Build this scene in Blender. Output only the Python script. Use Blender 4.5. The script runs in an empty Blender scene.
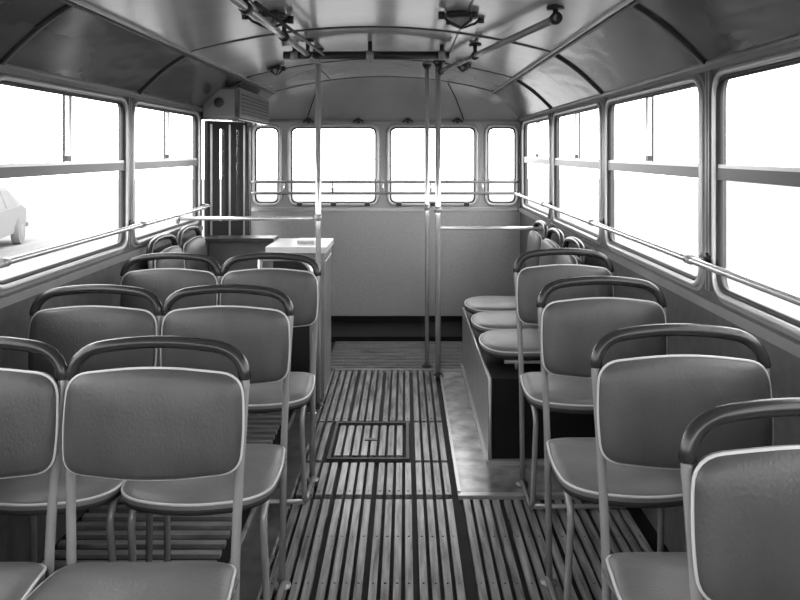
import bpy, math, random
from mathutils import Vector, Matrix
random.seed(4)
scene = bpy.context.scene

# ------------------------------------------------------------------ materials
def mat(name, g, rough=0.5, var=0.0, scale=8.0, metal=0.0, bump=0.0, stretch=(1,1,1), spec=0.5, coat=0.0, detail=4.0, bscale=12, bdist=.002):
    m = bpy.data.materials.new(name); m.use_nodes = True
    nt = m.node_tree; b = nt.nodes['Principled BSDF']
    b.inputs['Roughness'].default_value = rough
    b.inputs['Metallic'].default_value = metal
    b.inputs['Specular IOR Level'].default_value = spec
    b.inputs['Coat Weight'].default_value = coat
    b.inputs['Coat Roughness'].default_value = 0.15
    b.inputs['Base Color'].default_value = (g, g, g, 1)
    if var > 0 or bump > 0:
        tc = nt.nodes.new('ShaderNodeTexCoord'); mp = nt.nodes.new('ShaderNodeMapping')
        mp.inputs['Scale'].default_value = stretch
        n = nt.nodes.new('ShaderNodeTexNoise'); n.inputs['Scale'].default_value = scale
        n.inputs['Detail'].default_value = detail
        nt.links.new(tc.outputs['Object'], mp.inputs['Vector']); nt.links.new(mp.outputs[0], n.inputs['Vector'])
        r = nt.nodes.new('ShaderNodeValToRGB')
        lo = max(0, g*(1-var)); hi = min(1, g*(1+var))
        r.color_ramp.elements[0].position = 0.3; r.color_ramp.elements[1].position = 0.7
        r.color_ramp.elements[0].color = (lo, lo, lo, 1); r.color_ramp.elements[1].color = (hi, hi, hi, 1)
        nt.links.new(n.outputs['Fac'], r.inputs['Fac']); nt.links.new(r.outputs[0], b.inputs['Base Color'])
        if bump > 0:
            n2 = nt.nodes.new('ShaderNodeTexNoise'); n2.inputs['Scale'].default_value = scale*bscale
            nt.links.new(mp.outputs[0], n2.inputs['Vector'])
            bp = nt.nodes.new('ShaderNodeBump'); bp.inputs['Strength'].default_value = bump
            bp.inputs['Distance'].default_value = bdist
            nt.links.new(n2.outputs['Fac'], bp.inputs['Height']); nt.links.new(bp.outputs[0], b.inputs['Normal'])
    return m

M = {}
M['vinyl'] = mat('seat_vinyl', 0.070, 0.40, 0.16, 7, bump=0.55, stretch=(1.5,1.5,.9), bscale=16, bdist=.002, detail=6)
M['vinyl2'] = mat('seat_cushion_vinyl', 0.14, 0.38, 0.16, 9, bump=0.35, bscale=14, bdist=.002)
M['grip'] = mat('grip_rubber', 0.028, 0.26)
M['piping'] = mat('seat_piping', 0.6, 0.4)
M['tube'] = mat('painted_tube', 0.34, 0.22, 0.1, 6, metal=.25)
M['chrome'] = mat('polished_rail', 0.72, 0.2, metal=0.6)
M['under'] = mat('seat_underside', 0.02, 0.7)
M['wall'] = mat('wall_leathercloth', 0.08, 0.5, 0.2, 25, bump=0.6)
M['rearwall'] = mat('rear_panel', 0.42, 0.5, 0.08, 60, bump=0.3)
M['pillar'] = mat('pillar_paint', 0.25, 0.3, 0.12, 5)
M['frame'] = mat('window_frame_metal', 0.55, 0.28, metal=0.4)
M['rubber'] = mat('rubber_seal', 0.015, 0.5)
M['dark'] = mat('dark_metal', 0.022, 0.35)
M['black'] = mat('black_paint', 0.010, 0.5, spec=.2)
M['ceil'] = mat('ceiling_laminate', 0.43, 0.2, 0.14, 2.5, coat=0.5)
M['ceilrib'] = mat('ceiling_rib_paint', 0.30, 0.3)
M['cove'] = mat('cove_laminate', 0.11, 0.13, 0.55, 2.0, stretch=(1, 0.8, 3), coat=0.9, detail=8, bump=.5, bscale=1.3, bdist=.025)
M['seam'] = mat('seam_strip', 0.03, 0.4)
M['trim'] = mat('light_trim', 0.5, 0.26, metal=0.4)
M['slat'] = mat('floor_slat_wood', 0.23, 0.27, 0.6, 5, stretch=(7, 0.7, 1))
M['slatx'] = mat('underseat_slat', 0.22, 0.4, 0.4, 6, stretch=(1, 5, 1))
M['slatd'] = mat('floor_slat_dark', 0.06, 0.5, 0.35, 6, stretch=(1, 5, 1))
M['floor'] = mat('floor_lino', 0.010, 0.6, 0.3, 10, spec=.2)
M['band'] = mat('floor_border', 0.06, 0.35, 0.5, 12)
M['plate'] = mat('floor_plate', 0.34, 0.25, 0.45, 9, metal=0.4)
M['desk'] = mat('desk_panel', 0.20, 0.4, 0.2, 5)
M['desktop'] = mat('desk_top', 0.6, 0.35, 0.05, 5)
M['lampglass'] = mat('lamp_shade', 0.35, 0.3)
M['ground'] = mat('street_ground', 0.19, 0.95, 0.08, 0.4, spec=0)
M['carpaint'] = mat('car_paint', 0.20, 0.8, spec=0)
M['carglass'] = mat('car_glass', 0.18, 0.8, spec=0)
M['tyre'] = mat('car_tyre', 0.17, 0.8, spec=0)

g = bpy.data.materials.new('window_glass'); g.use_nodes = True
nt = g.node_tree; nt.nodes.remove(nt.nodes['Principled BSDF'])
tr = nt.nodes.new('ShaderNodeBsdfTransparent'); gl = nt.nodes.new('ShaderNodeBsdfGlossy'); gl.inputs['Roughness'].default_value = 0.02
mx = nt.nodes.new('ShaderNodeMixShader'); mx.inputs[0].default_value = 0.05
nt.links.new(tr.outputs[0], mx.inputs[1]); nt.links.new(gl.outputs[0], mx.inputs[2])
nt.links.new(mx.outputs[0], nt.nodes['Material Output'].inputs['Surface'])
M['glass'] = g

# ------------------------------------------------------------------ mesh builder
class MB:
    def __init__(s): s.v=[]; s.f=[]; s.m=[]; s.sm=[]; s.mats=[]
    def mi(s, k):
        if k not in s.mats: s.mats.append(k)
        return s.mats.index(k)
    def add(s, vs, fs, k, smooth=False):
        o=len(s.v); s.v += [tuple(x) for x in vs]; i=s.mi(k)
        for f in fs: s.f.append([o+a for a in f]); s.m.append(i); s.sm.append(smooth)
    def box(s, a, b, k):
        x0,y0,z0=[min(p,q) for p,q in zip(a,b)]; x1,y1,z1=[max(p,q) for p,q in zip(a,b)]
        vs=[(x0,y0,z0),(x1,y0,z0),(x1,y1,z0),(x0,y1,z0),(x0,y0,z1),(x1,y0,z1),(x1,y1,z1),(x0,y1,z1)]
        s.add(vs, [(0,3,2,1),(4,5,6,7),(0,1,5,4),(1,2,6,5),(2,3,7,6),(3,0,4,7)], k)
    def tube(s, pts, r, k, closed=False, n=10):
        P=[Vector(p) for p in pts]; N=len(P); T=[]
        for i in range(N):
            if closed: t=P[(i+1)%N]-P[i-1]
            else: t=P[min(i+1,N-1)]-P[max(i-1,0)]
            T.append(t.normalized())
        up=Vector((0,0,1)) if abs(T[0].z)<.9 else Vector((1,0,0))
        nrm=(up-T[0]*up.dot(T[0])).normalized(); vs=[]
        for i in range(N):
            nrm=(nrm-T[i]*nrm.dot(T[i])).normalized(); bn=T[i].cross(nrm)
            rr = r[i] if isinstance(r,(list,tuple)) else r
            for j in range(n):
                a=2*math.pi*j/n; vs.append(P[i]+(nrm*math.cos(a)+bn*math.sin(a))*rr)
        fs=[]
        for i in range(N if closed else N-1):
            i2=(i+1)%N
            for j in range(n):
                j2=(j+1)%n; fs.append((i*n+j,i*n+j2,i2*n+j2,i2*n+j))
        if not closed:
            fs.append(tuple(range(n))[::-1]); fs.append(tuple((N-1)*n+j for j in range(n)))
        s.add(vs, fs, k, True)
    def cyl(s, a, b, r, k, n=16): s.tube([a,b], r, k, n=n)
    def rings(s, rings, k, cap0=True, cap1=True, smooth=True):
        n=len(rings[0]); vs=[p for R in rings for p in R]; fs=[]
        for i in range(len(rings)-1):
            for j in range(n):
                j2=(j+1)%n; fs.append((i*n+j,i*n+j2,(i+1)*n+j2,(i+1)*n+j))
        if cap0: fs.append(tuple(range(n))[::-1])
        if cap1: fs.append(tuple((len(rings)-1)*n+j for j in range(n)))
        s.add(vs, fs, k, smooth)
    def build(s, name, loc=(0,0,0), rot=0, parent=None, bevel=0):
        me=s.mesh(name); return place(me, name, loc, rot, parent, bevel)
    def mesh(s, name):
        me=bpy.data.meshes.new(name); me.from_pydata(s.v, [], s.f)
        for k in s.mats: me.materials.append(M[k])
        me.polygons.foreach_set('material_index', s.m); me.polygons.foreach_set('use_smooth', s.sm)
        me.update(); return me
def place(me, name, loc=(0,0,0), rot=0, parent=None, bevel=0):
    o=bpy.data.objects.new(name, me); scene.collection.objects.link(o)
    o.location=loc; o.rotation_euler=(0,0,rot)
    if parent: o.parent=parent
    if bevel:
        m=o.modifiers.new('bevel','BEVEL'); m.width=bevel; m.segments=2; m.limit_method='ANGLE'
    return o
def fillet(pts, r, closed=False, seg=6):
    P=[Vector(p) for p in pts]; out=[]; N=len(P)
    for i in range(N):
        if not closed and i in (0,N-1): out.append(P[i]); continue
        a=P[i-1]; b=P[i]; c=P[(i+1)%N]; rr=r[i] if isinstance(r,(list,tuple)) else r
        if rr<=0: out.append(b); continue
        da=(a-b); dc=(c-b); ra=min(rr,da.length*.49); rc=min(rr,dc.length*.49)
        p0=b+da.normalized()*ra; p1=b+dc.normalized()*rc
        for k in range(seg+1):
            t=k/seg; out.append(p0*(1-t)**2+b*2*t*(1-t)+p1*t*t)
    return out

# ------------------------------------------------------------------ dimensions
XL,XR=-1.29,0.96; XC=(XL+XR)/2; YF,YB=-1.3,6.17
HT=1.72; CU=0.865; CZ=1.93; CROWN=0.12
def cz(x): u=(x-XC)/CU; return CZ+CROWN*(1-u*u)

# ------------------------------------------------------------------ walls with openings
def rrect(u0,v0,u1,v1,r): return fillet([(u0,v0,0),(u1,v0,0),(u1,v1,0),(u0,v1,0)], r, True, 6)
def wall(name, rect, holes, fn, k, th=0.03):
    c=bpy.data.curves.new(name,'CURVE'); c.dimensions='2D'; c.fill_mode='BOTH'; c.extrude=th/2
    u0,v0,u1,v1=rect
    for pts in [[Vector((u0,v0,0)),Vector((u1,v0,0)),Vector((u1,v1,0)),Vector((u0,v1,0))]]+holes:
        sp=c.splines.new('POLY'); sp.points.add(len(pts)-1)
        for i,p in enumerate(pts): sp.points[i].co=(p[0],p[1],0,1)
        sp.use_cyclic_u=True
    o=bpy.data.objects.new(name+'_tmp',c); scene.collection.objects.link(o)
    bpy.context.view_layer.update()
    me=bpy.data.meshes.new_from_object(o.evaluated_get(bpy.context.evaluated_depsgraph_get()))
    bpy.data.objects.remove(o)
    for v in me.vertices: v.co=fn(v.co.x,v.co.y,v.co.z)
    me.name=name; me.materials.clear(); me.materials.append(M[k])
    for p in me.polygons: p.material_index=0; p.use_smooth=False
    return place(me,name)

WZ0,WZ1=1.015,1.69
rightwins=[(-1.2,-0.1),(0.0,1.08),(1.16,2.28),(2.38,3.50),(3.60,4.74),(4.86,5.96)]
leftwins=[(-1.2,-0.1),(0.0,1.08),(1.10,2.22),(2.30,3.41),(3.49,4.60)]
R=0.075
wall('wall_left',(YF-.03,-.02,YB+.03,HT+.05),[rrect(a,WZ0,b,WZ1,R) for a,b in leftwins]+[rrect(4.70,.03,6.10,1.69,.03)],
     lambda u,v,w:(XL-.015+w,u,v),'wall')
wall('wall_right',(YF-.03,-.02,YB+.03,HT+.05),[rrect(a,WZ0,b,WZ1,R) for a,b in rightwins],
     lambda u,v,w:(XR+.015+w,u,v),'wall')
rearw=[(-1.265,-1.04),(-.965,-.225),(-.14,.60),(.675,.935)]
wall('wall_back',(XL-.03,-.02,XR+.03,HT+.3),[rrect(a,1.01,b,1.67,.07) for a,b in rearw],
     lambda u,v,w:(u,YB+.015+w,v),'rearwall')
wall('wall_front',(XL-.03,-.02,XR+.03,HT+.4),[rrect(XL+.10,.95,XC-.05,1.78,.08),rrect(XC+.05,.95,XR-.10,1.78,.08)],
     lambda u,v,w:(u,YF-.015+w,v),'wall')

# ------------------------------------------------------------------ window units
def side_window(i, x, s, a, b, split=True):
    w=MB(); P=lambda u,v,o=0:(x+s*o,u,v)
    # flat painted surround
    o_=rrect(a-.022,WZ0-.022,b+.022,WZ1+.018,R+.015); i_=rrect(a,WZ0,b,WZ1,R); N=len(o_)
    w.add([P(p[0],p[1],.003) for p in o_]+[P(p[0],p[1],.005) for p in i_],[(k,(k+1)%N,N+(k+1)%N,N+k) for k in range(N)],'pillar')
    loop=[P(p[0],p[1],.006) for p in rrect(a,WZ0,b,WZ1,R)]
    w.tube(loop,.0105,'frame',True,8)
    loop=[P(p[0],p[1],-.004) for p in rrect(a+.014,WZ0+.014,b-.014,WZ1-.014,R-.01)]
    w.tube(loop,.011,'rubber',True,6)
    tz=1.385
    w.box(P(a+.01,tz-.02,-.02),P(b-.01,tz+.016,.006),'dark')
    w.box(P(a+.01,tz+.016,-.015),P(b-.01,tz+.027,.004),'frame')
    m=(a+b)/2
    if split:
        w.box(P(m-.012,tz,-.02),P(m+.012,WZ1-.01,.0),'frame')
        w.box(P(m-.016,tz,-.024),P(m+.004,WZ1-.01,-.018),'rubber')
        w.box(P(m-.05,tz+.03,-.004),P(m-.02,tz+.05,.012),'dark')
    w.add([P(a+.01,WZ0+.01,-.012),P(b-.01,WZ0+.01,-.012),P(b-.01,WZ1-.01,-.012),P(a+.01,WZ1-.01,-.012)],[(0,1,2,3)],'glass')
    w.build('window_%d'%i)
n=1
for a,b in leftwins: side_window(n,XL,1,a,b); n+=1
for a,b in rightwins: side_window(n,XR,-1,a,b); n+=1
for k,(a,b) in enumerate(rearw):
    w=MB(); y=YB
    w.tube([(p[0],y-.004,p[1]) for p in rrect(a,1.01,b,1.67,.07)],.014,'frame',True,8)
    w.tube([(p[0],y+.004,p[1]) for p in rrect(a+.015,1.025,b-.015,1.655,.06)],.011,'rubber',True,6)
    w.add([(a,y+.012,1.01),(b,y+.012,1.01),(b,y+.012,1.67),(a,y+.012,1.67)],[(0,1,2,3)],'glass')
    if k in (1,2):
        for t in (.12,.5,.88):
            xx=a+(b-a)*t
            w.box((xx-.022,y-.03,1.0),(xx+.022,y-.004,1.03),'dark')
        for t in (.22,.78):
            xx=a+(b-a)*t
            w.tube([(xx-.04,y-.02,1.70),(xx-.02,y-.035,1.715),(xx+.02,y-.035,1.715),(xx+.04,y-.02,1.70)],.01,'dark')
            w.box((xx-.015,y-.03,1.69),(xx+.015,y,1.735),'dark')
    w.build('window_%d'%n); n+=1
for a,b in ((XL+.10,XC-.05),(XC+.05,XR-.10)):
    w=MB()
    w.tube([(p[0],YF+.004,p[1]) for p in rrect(a,.95,b,1.78,.08)],.016,'rubber',True,8)
    w.add([(a,YF-.012,.95),(b,YF-.012,.95),(b,YF-.012,1.78),(a,YF-.012,1.78)],[(0,1,2,3)],'glass')
    w.build('window_%d'%n); n+=1

# pillars + sills
tb=MB()
for x,s,wins in ((XL,1,leftwins),(XR,-1,rightwins)):
    for i in range(len(wins)-1):
        c=(wins[i][1]+wins[i+1][0])/2
        tb.box((x,c-.016,WZ0-.0),(x+s*.009,c+.016,HT),'pillar')
        tb.box((x,c-.005,WZ0-.0),(x+s*.0095,c+.005,HT),'seam')
    end = 4.68 if s==1 else YB
    tb.box((x,YF,.955),(x+s*.012,end,.985),'pillar')
    tb.box((x,YF,1.705),(x+s*.014,YB,1.725),'pillar')
tb.build('trim_1')
tb=MB()
tb.box((XL,YB-.014,.955),(XR,YB,.985),'trim'); tb.box((XL,YB-.012,1.70),(XR,YB,1.72),'pillar')
for x in (-.595,.21,-1.0,.64): tb.box((x-.006,YB-.006,.10),(x+.006,YB,.955),'rearwall')
tb.build('trim_2')

# ------------------------------------------------------------------ ceiling, coves
c=MB(); NX=28; vs=[]; ys=[YF+(YB-YF)*i/30 for i in range(31)]
for y in ys:
    for j in range(NX+1):
        x=XC-CU+2*CU*j/NX; vs.append((x,y,cz(x)))
fs=[]
for i in range(len(ys)-1):
    for j in range(NX): a=i*(NX+1)+j; fs.append((a,a+1,a+NX+2,a+NX+1))
c.add(vs,fs,'ceil',True)
c.add([(x,y,2.12) for x,y in ((XL-.05,YF-.05),(XR+.05,YF-.05),(XR+.05,YB+.05),(XL-.05,YB+.05))],[(0,1,2,3)],'ceil')
for x in(XL-.03,XR+.03): c.add([(x,YF-.05,HT),(x,YB+.05,HT),(x,YB+.05,2.12),(x,YF-.05,2.12)],[(0,1,2,3)],'ceil')
c.build('ceiling')
ribs=[-.04,1.12,2.33,3.545,4.78,5.88]
cr=MB()
for y in ribs:
    pts=[(XC-CU+2*CU*j/24,y,cz(XC-CU+2*CU*j/24)) for j in range(25)]
    cr.tube(pts,.007,'ceilrib',n=8)
    cr.tube([(p[0],p[1]-.011,p[2]) for p in pts],.004,'seam',n=6)
for x in (XC-.42,XC+.42): cr.tube([(x,YF,cz(x)),(x,5.88,cz(x))],.0035,'seam',n=6)
cr.build('trim_3')
def cove_panel(name,s):
    m=MB(); xo=XC+s*1.125; xi=XC+s*CU
    def pt(t,y):
        x=xo+(xi-xo)*t; z=HT+(CZ-HT)*t+ .018*math.sin(math.pi*t)
        return (x,y,z)
    vs=[];K=8
    for y in (YF,YB):
        for k in range(K+1): vs.append(pt(k/K,y))
    m.add(vs,[(k,k+1,K+2+k,K+1+k) for k in range(K)],'cove',True)
    m.tube([(xi,YF,CZ-.004),(xi,5.9,CZ-.004)],.011,'trim',n=8)
    m.tube([(xi+s*.014,YF,CZ-.016),(xi+s*.014,5.9,CZ-.016)],.007,'seam',n=6)
    m.tube([(xo-s*.008,YF,HT+.006),(xo-s*.008,YB,HT+.006)],.010,'pillar',n=8)
    for y in ribs[:-1]:
        p=[Vector(pt(k/K,y))+Vector((-s*.003,0,-.003)) for k in range(K+1)]
        m.tube(p,.006,'seam',n=6)
        m.tube([(q.x,q.y+.016,q.z) for q in p],.006,'pillar',n=6)
    m.build(name)
cove_panel('trim_4',-1); cove_panel('trim_5',1)
m=MB(); vs=[];K=24
for j in range(K+1):
    t=j/K; xb=XL+(XR-XL)*t; xt=XC-CU+2*CU*t; vs.append((xb,YB,HT)); vs.append(((xb+xt)/2,YB-.10,(HT+cz(xt))/2+.03)); vs.append((xt,5.9,cz(xt)))
fs=[]
for j in range(K):
    for r in (0,1): a=j*3+r; fs.append((a,a+1,a+4,a+3))
m.add(vs,fs,'ceil',True)
for t in (.19,.81):
    j=round(t*K); m.tube([Vector(vs[j*3+r])+Vector((0,-.004,-.004)) for r in range(3)],.004,'seam',n=6)
m.build('trim_6')

# ------------------------------------------------------------------ floor
f=MB(); f.box((XL-.03,YF-.03,-.05),(XR+.03,YB+.03,0),'floor'); f.build('floor')
f=MB()
def rib(x0,x1,y0,y1,k='slat',h=.012): f.box((x0,y0,0),(x1,y1,h),k)
secs=[(-1.1,.3),(.32,1.8),(1.82,3.06),(3.09,3.42),(3.94,4.86)]
SP=.0400
def slx(xa,xb):
    out=[]; x=xa; i=0
    while x<xb-.025:
        out.append(x); i+=1
        x+=SP+(.008 if i%4==0 else 0)
    return out
SW=.0260
def rows(xa,xb,secs):
    for x in slx(xa,xb):
        for (a,b) in secs:
            rib(x,x+SW,a+.006,b-.006,h=.017+random.uniform(-.001,.001))
            for q in range(int((b-a)/.3)+1):
                yy=a+.04+q*.3
                if yy<b-.02: f.cyl((x+SW/2,yy,.016),(x+SW/2,yy,.0185),.004,'dark',6)
rows(-.455,.215,secs)
for x in slx(-.455,.215):
    if x<-.395 or x>.02: rib(x,x+SW,3.44,3.92,h=.017)
rows(.24,.93,secs[:3])
f.build('floor_slats')
f=MB()
for i in range(8): f.box((-.335+i*.042,3.50,0),(-.307+i*.042,3.88,.016),'slat')
for a,b in (((-.365,3.45,0),(.02,3.465,.020)),((-.365,3.91,0),(.02,3.925,.020)),((-.365,3.465,0),(-.35,3.91,.020)),((.005,3.465,0),(.02,3.91,.020))): f.box(a,b,'slatd')
f.box((-.20,3.675,.016),(-.14,3.70,.020),'dark'); f.build('floor_hatch')
f=MB()
y=-.9
while y<4.15:
    f.box((XL+.02,y,0),(-.66,y+.032,.016),'slatx'); y+=.068
f.build('underseat_floor_slats')
f=MB()
f.box((-.60,YF+.1,0),(-.475,4.2,.010),'band'); f.box((-.475,YF+.1,0),(-.466,4.86,.020),'plate'); f.box((-.615,YF+.1,0),(-.60,4.15,.018),'plate')
f.box((.222,3.115,0),(.235,4.86,.022),'trim'); f.box((.235,3.405,0),(.385,4.86,.008),'plate'); f.box((.235,3.115,0),(.94,3.404,.008),'plate')
f.box((.222,3.085,0),(.94,3.115,.018),'trim'); f.box((-.46,4.865,0),(.385,4.885,.018),'trim')
f.build('floor_border_strips')
f=MB(); y=4.91
while y<5.60: f.box((-.52,y,.004),(.47,y+.014,.014),'slatx'); y+=.036
for i in range(12): f.box((-.52+i*.089,4.9,0),(-.512+i*.089,5.61,.010),'dark')
f.box((-.53,4.895,0),(-.52,5.62,.015),'dark'); f.box((.47,4.895,0),(.48,5.62,.015),'dark'); f.build('floor_grating')
f=MB(); f.box((XL,5.65,0),(XR,YB,.04),'black'); f.box((XL,YB-.02,.04),(XR,YB,.085),'black'); f.build('baseboard_back')

# ------------------------------------------------------------------ seats
def sup(pts,cx,cy,k): return [((p[0]-cx)*k+cx,(p[1]-cy)*k+cy) for p in pts]
def make_seat(name, z0=0.0):
    s=MB()
    path=[(-.185,-.03,z0),(-.19,-.02,.5),(-.199,-.005,.75),(-.210,.02,.978),(0,.03,1.004),(.210,.02,.978),(.199,-.005,.75),(.19,-.02,.5),(.185,-.03,z0)]
    pts=fillet(path,[0,.1,.1,.085,.19,.085,.1,.1,0],False,8)
    s.tube(pts,.0112,'tube')
    g=[p for p in pts if p.z>.90]
    a=Vector(pts[[p.z>.90 for p in pts].index(True)-1])
    g=[a+(g[0]-a)*.75]+g; b=Vector((-a.x,a.y,a.z)); g=g+[b+(g[-1]-b)*.75]
    s.tube(g,[.0125]+[.0155]*(len(g)-2)+[.0125],'grip')
    out=fillet([(-.202,.70,0),(0,.682,0),(.202,.70,0),(.210,.80,0),(.203,.927,0),(.0,.952,0),(-.203,.927,0),(-.210,.80,0)],[.04,.19,.04,.09,.05,.19,.05,.09],True,6)
    o2=[(p.x,p.y) for p in out]
    def lift(x,z,d): return (x, -.028+ .10*(z-.8) - d + .25*x*x, z)
    rr=[]
    for k,d in ((.0,-.022),(.96,-.022),(.99,-.012),(1.0,0)): rr.append([lift(*p,d) for p in sup(o2,0,.815,max(k,.02))])
    s.rings(rr,'vinyl')
    rr=[]
    for k,d in ((1.0,0),(.985,.010),(.95,.017),(.85,.022),(.6,.027),(.3,.029),(.02,.029)): rr.append([lift(*p,d) for p in sup(o2,0,.815,k)])
    s.rings(rr,'vinyl',False,True)
    s.tube([lift(*p,.003) for p in sup(o2,0,.815,.997)],.0036,'piping',True,8)
    out=fillet([(-.195,-.02,0),(.195,-.02,0),(.222,-.25,0),(.205,-.42,0),(0,-.475,0),(-.205,-.42,0),(-.222,-.25,0)],[.05,.05,.12,.10,.2,.10,.12],True,6)
    o2=[(p.x,p.y) for p in out]
    def cu(x,y,z): return (x,y,z-.02*(1 if y>-.1 else 0)*(y+.1)/.1)
    rr=[[cu(p[0],p[1],z) for p in sup(o2,0,-.23,k)] for k,z in ((.02,.448),(.9,.448),(.98,.455),(1.0,.472))]
    s.rings(rr,'under')
    rr=[[cu(p[0],p[1],z) for p in sup(o2,0,-.23,k)] for k,z in ((1.0,.472),(.995,.486),(.96,.496),(.85,.503),(.6,.509),(.3,.511),(.02,.511))]
    s.rings(rr,'vinyl2',False,True)
    s.tube([cu(p[0],p[1],.487) for p in sup(o2,0,-.23,.995)],.0038,'piping',True,8)
    for q in (-1,1):
        if z0<.2:
            s.tube(fillet([(q*.19,-.02,.435),(q*.185,-.36,.435),(q*.19,-.30,.02),(q*.19,-.03,.016)],[0,.09,.07,0]),.0105,'tube')
        else:
            s.tube([(q*.19,-.02,.435),(q*.185,-.36,.435)],.0105,'tube')
            s.tube([(q*.185,-.30,.435),(q*.185,-.30,z0)],.0105,'tube')
        s.cyl((q*.188,-.03,z0),(q*.188,-.03,z0+.008),.028,'tube',12)
    s.tube([(-.187,-.30,.435),(.187,-.30,.435)],.010,'tube')
    s.tube([(-.19,-.03,.435),(.19,-.03,.435)],.010,'tube')
    if z0<.2: s.tube([(-.19,-.26,.0165),(.19,-.26,.0165)],.010,'tube')
    return s.mesh(name)
seat=make_seat('bus_seat'); seat_s=make_seat('bus_seat_short',.40)
FH=.016
for x,y in ((.683,1.24),(.67,1.79),(.665,2.49),(.693,3.22)): place(seat,'bus_seat',(x,y,FH))
for y in (1.77,2.47,3.26):
    for x in (-.595,-1.035):
        o=place(seat,'bus_seat',(x,y,.016)); o.scale=(1.02,1,.975)
for y in (3.78,4.24): place(seat,'bus_seat',(XL+.07,y,FH),math.pi/2)
for y in (3.76,4.22,4.68): place(seat_s,'bus_seat',(XR-.12,y,.002),-math.pi/2)

# wheel arch housing under side seats, flat metal side panel
b=MB(); b.box((.402,3.43,0),(XR-.003,5.0,.40),'black')
b.box((.388,3.43,.008),(.402,5.0,.39),'pillar')
b.tube([(.393,3.425,.01),(.393,3.425,.395),(.393,5.0,.395)],.009,'trim',n=8)
b.box((.375,3.405,.008),(XR-.003,3.43,.028),'trim'); b.box((.372,3.43,.008),(.388,4.98,.028),'trim')
b.build('wheel_arch_housing')

# ------------------------------------------------------------------ conductor desk
d=MB()
d.box((-.78,4.27,.02),(-.465,4.66,.87),'desk'); d.box((-1.22,4.60,0),(-.78,4.63,.90),'desk')
d.box((-.80,4.24,.87),(-.45,4.67,.905),'desktop'); d.box((-1.24,4.50,.90),(-.80,4.66,.925),'dark')
d.box((-.76,4.262,.62),(-.50,4.27,.83),'dark'); d.box((-.76,4.262,.10),(-.50,4.27,.58),'dark')
d.cyl((-.63,4.262,.74),(-.63,4.25,.74),.012,'trim')
d.box((-.465,4.28,.03),(-.460,4.64,.05),'trim'); d.box((-.465,4.28,.80),(-.460,4.64,.82),'trim')
d.box((-.64,4.40,.905),(-.54,4.52,.925),'trim'); d.box((-.77,4.28,0),(-.475,4.65,.02),'black')
d.build('conductor_desk',bevel=.005)
d=MB(); d.tube(fillet([(-.80,4.09,.86),(-.515,4.09,.86),(-.515,4.09,0)],[0,.11,0]),.014,'chrome'); d.tube([(-.80,4.09,.86),(-.80,4.09,0)],.014,'chrome')
d.cyl((-.515,4.09,0),(-.515,4.09,.012),.03,'chrome'); d.cyl((-.80,4.09,0),(-.80,4.09,.012),.03,'chrome'); d.build('tubular_guard_rail')

# ------------------------------------------------------------------ folding door
d=MB(); y=4.72; zz=[0,.18,.03,.07,0]; w=.325
for i in range(4):
    a=Vector((XL+.02+zz[i],y+i*w,0)); b=Vector((XL+.02+zz[i+1],y+(i+1)*w,0)); t=(b-a).normalized(); nn=Vector((-t.y,t.x,0))*.014
    def slab(u0,u1,z0,z1,k,th=1):
        p=a+(b-a)*u0; q=a+(b-a)*u1; m_=nn*th
        vs=[p-m_,q-m_,q+m_,p+m_]; vs=[Vector((v.x,v.y,z0)) for v in vs]+[Vector((v.x,v.y,z1)) for v in vs]
        d.add(vs,[(0,3,2,1),(4,5,6,7),(0,1,5,4),(1,2,6,5),(2,3,7,6),(3,0,4,7)],k)
    G=[(.30,.42),(.72,.80)]
    for u0,u1 in ((.0,.30),(.42,.72),(.80,1.0)): slab(u0,u1,.04,1.65,'black')
    for u0,u1 in G:
        slab(u0,u1,.04,1.0,'black'); slab(u0,u1,1.6,1.65,'black'); slab(u0,u1,1.0,1.6,'glass',.2)
    for u in (.06,.52,.90): slab(u,u+.05,.06,1.63,'tube',1.15)
    d.cyl((b.x,b.y,.04),(b.x,b.y,1.65),.014,'rubber',8)
d.build('door_1')
d=MB(); d.box((XL+.002,4.66,1.655),(-1.05,5.68,1.86),'cove'); d.box((-1.05,4.68,1.67),(-1.042,5.66,1.845),'pillar')
for i in range(6): d.box((-1.042,4.72,1.69+i*.024),(-1.034,5.62,1.70+i*.024),'seam')
d.box((XL+.02,4.650,1.67),(-1.07,4.66,1.845),'pillar'); d.cyl((-1.17,4.64,1.76),(-1.17,4.652,1.76),.03,'dark')
d.build('door_mechanism_box',bevel=.008)

# ------------------------------------------------------------------ rails and poles
def flange(m,p,n,k='chrome',r=.03):
    p=Vector(p); n=Vector(n); m.cyl(p,p+n*.012,r,k)
def handrail(name,x,s,y0,y1,stops):
    m=MB(); xi=x+s*.065; z=1.112
    m.tube(fillet([(x+s*.01,y0,z),(xi,y0,z),(xi,y1,z),(x+s*.01,y1,z)],.04),.0115,'chrome')
    for y in stops:
        m.cyl((x,y,z),(xi,y,z),.008,'chrome',8); m.cyl((xi,y-.018,z),(xi,y+.018,z),.0150,'tube',12); m.cyl((x,y,z),(x+s*.012,y,z),.022,'dark',12)
    m.build(name)
handrail('window_handrail',XL,1,-1.2,4.66,[-.05,1.09,2.26,3.45])
handrail('window_handrail',XR,-1,-1.2,6.0,[-.05,1.12,2.33,3.55,4.80])
m=MB()
for z in (1.205,1.112):
    m.tube(fillet([(XL+.02,YB-.01,z),(XL+.03,YB-.09,z),(XR-.03,YB-.09,z),(XR-.02,YB-.01,z)],.03),.011,'tube')
for x in (-1.0,-.595,-.18,.21,.64):
    m.cyl((x,YB-.09,1.10),(x,YB-.09,1.217),.008,'chrome',8); m.cyl((x,YB-.09,1.16),(x,YB,1.16),.008,'chrome',8)
m.build('rear_window_guard_rail')
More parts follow.
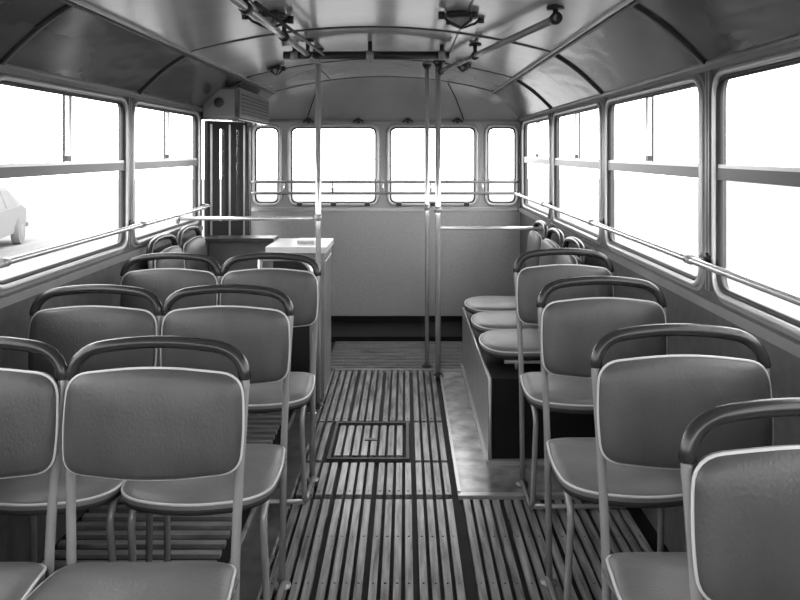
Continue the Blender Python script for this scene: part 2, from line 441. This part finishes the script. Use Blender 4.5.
def pole(x,y,r=.0155,base=.012):
    m=MB(); zt=cz(x)
    m.cyl((x,y,0),(x,y,zt),r,'chrome',16); m.tube([(x,y,0),(x,y,.02),(x,y,.035)],[.036,.034,.02],'dark',n=16)
    m.tube([(x,y,zt-.03),(x,y,zt-.01),(x,y,zt)],[.018,.03,.034],'dark',n=16)
    for z in (1.08,): m.cyl((x,y,z-.02),(x,y,z+.02),r+.004,'tube')
    m.build('grab_pole')
pole(-.49,4.18); pole(.212,4.76,.0175); pole(.147,4.95,.014)
m=MB(); m.cyl((-.49,4.18,1.075),(XL+.02,4.18,1.075),.012,'chrome'); flange(m,(XL,4.18,1.075),(1,0,0)); m.build('partition_rail')
m=MB(); m.cyl((.212,4.76,.96),(XR-.0,4.76,.96),.012,'chrome'); flange(m,(XR-.012,4.76,.96),(1,0,0)); m.build('partition_rail')

def bracket(m,x,y,z):
    t=cz(x); m.cyl((x,y,z),(x,y,t),.010,'dark',10); m.cyl((x,y,t-.012),(x,y,t),.032,'dark',14)
    m.cyl((x,y-.022,z),(x,y+.022,z),.022,'dark',12)
m=MB(); A=Vector((-.575,1.6,1.935)); B=Vector((-.49,4.18,1.955)); m.tube([A,B],.014,'chrome')
for t in (.0,.36,.62,.86):
    p=A+(B-A)*t; bracket(m,p.x,p.y,p.z)
m.tube([A+Vector((.07,.9,.02)),B+Vector((.06,-.05,.02))],.007,'dark'); m.build('ceiling_grab_rail')
m=MB(); A=Vector((.212,4.76,1.96)); B=Vector((.54,2.62,1.925)); m.tube([A,B],.015,'tube')
for t in (.04,.45,.99):
    p=A+(B-A)*t; bracket(m,p.x,p.y,p.z)
m.build('ceiling_grab_rail')
m=MB(); m.tube([(-.66,4.02,1.975),(.24,4.02,1.975)],.022,'dark')
for x in (-.6,-.19,.2): m.cyl((x,4.02,1.975),(x,4.02,cz(x)),.012,'dark',10); m.cyl((x-.02,4.02,1.975),(x+.02,4.02,1.975),.026,'tube',12)
m.build('ceiling_cross_bar')
def lamp(x,y,r=.07):
    m=MB(); z=cz(x)
    m.tube([(x,y,z),(x,y,z-.015),(x,y,z-.02)],[r,r*.95,r*.7],'dark',n=24)
    m.tube([(x,y,z-.018),(x,y,z-.03),(x,y,z-.045),(x,y,z-.052)],[r*.65,r*.6,r*.4,r*.1],'lampglass',n=24)
    for a in range(4):
        an=a*math.pi/2+.5; m.tube([(x+math.cos(an)*r*1.25,y+math.sin(an)*r*1.25,z-.012),(x+math.cos(an)*r*.9,y+math.sin(an)*r*.9,z-.035),(x,y,z-.058)],.006,'dark',n=6)
        m.cyl((x+math.cos(an)*r*1.3,y+math.sin(an)*r*1.3,z-.03),(x+math.cos(an)*r*1.3,y+math.sin(an)*r*1.3,z+.0),.014,'dark',10)
    m.build('ceiling_lamp')
for x in (-.57,.235):
    lamp(x,3.08,.075); lamp(x,.9,.075)
for x in (-.80,.36): lamp(x,4.6,.035)

# ------------------------------------------------------------------ outside
o=MB(); o.box((-60,-60,-.9),(60,60,-.75),'ground'); o.build('street_ground')
c=MB()
half=[(-2.1,.30,.70),(-2.12,.60,.74),(-1.95,.78,.76),(-1.05,.88,.76),(-.85,1.05,.70),(-.42,1.36,.60),(.2,1.42,.58),(.75,1.36,.60),(1.2,1.08,.70),(1.5,.92,.75),(2.0,.80,.74),(2.12,.55,.72),(2.08,.28,.70)]
N=len(half)
vs=[(sx*w_,y,z) for sx in (-1,1) for y,z,w_ in half]
c.add(vs,[tuple(range(N))[::-1],tuple(range(N,2*N))]+[(i,(i+1)%N,N+(i+1)%N,N+i) for i in range(N)],'carpaint')
for sx in (-1,1):
    c.add([(sx*.755,-.80,.93),(sx*.755,.1,.93),(sx*.62,.1,1.33),(sx*.63,-.42,1.31)],[(0,1,2,3)],'carglass')
    c.add([(sx*.755,.17,.93),(sx*.755,1.15,.93),(sx*.64,.72,1.31),(sx*.62,.17,1.33)],[(0,1,2,3)],'carglass')
    for y in (-1.35,1.35): c.cyl((sx*.62,y,.32),(sx*.80,y,.32),.32,'tyre',20); c.cyl((sx*.80,y,.32),(sx*.81,y,.32),.17,'carpaint',16)
for q,zz_ in ((-2.16,.4),(2.16,.4)): c.box((-.75,q-.04,zz_-.05),(.75,q+.04,zz_+.05),'carpaint')
c.build('parked_car',(-9.6,16.2,-.75),.25,bevel=.04)
w=bpy.data.worlds.new('overcast_sky'); scene.world=w; w.use_nodes=True
bg=w.node_tree.nodes['Background']; bg.inputs[0].default_value=(1,1,1,1); bg.inputs[1].default_value=6.3

# ------------------------------------------------------------------ camera
cd=bpy.data.cameras.new('camera'); co=bpy.data.objects.new('camera',cd); scene.collection.objects.link(co)
co.location=(0,0,1.45); co.rotation_euler=(math.pi/2,0,0); cd.sensor_width=36; cd.lens=33.3
cd.shift_x=-5/800; cd.shift_y=-148/800; cd.clip_start=.05
scene.camera=co
scene.view_settings.view_transform='Standard'
scene.view_settings.exposure=0.0
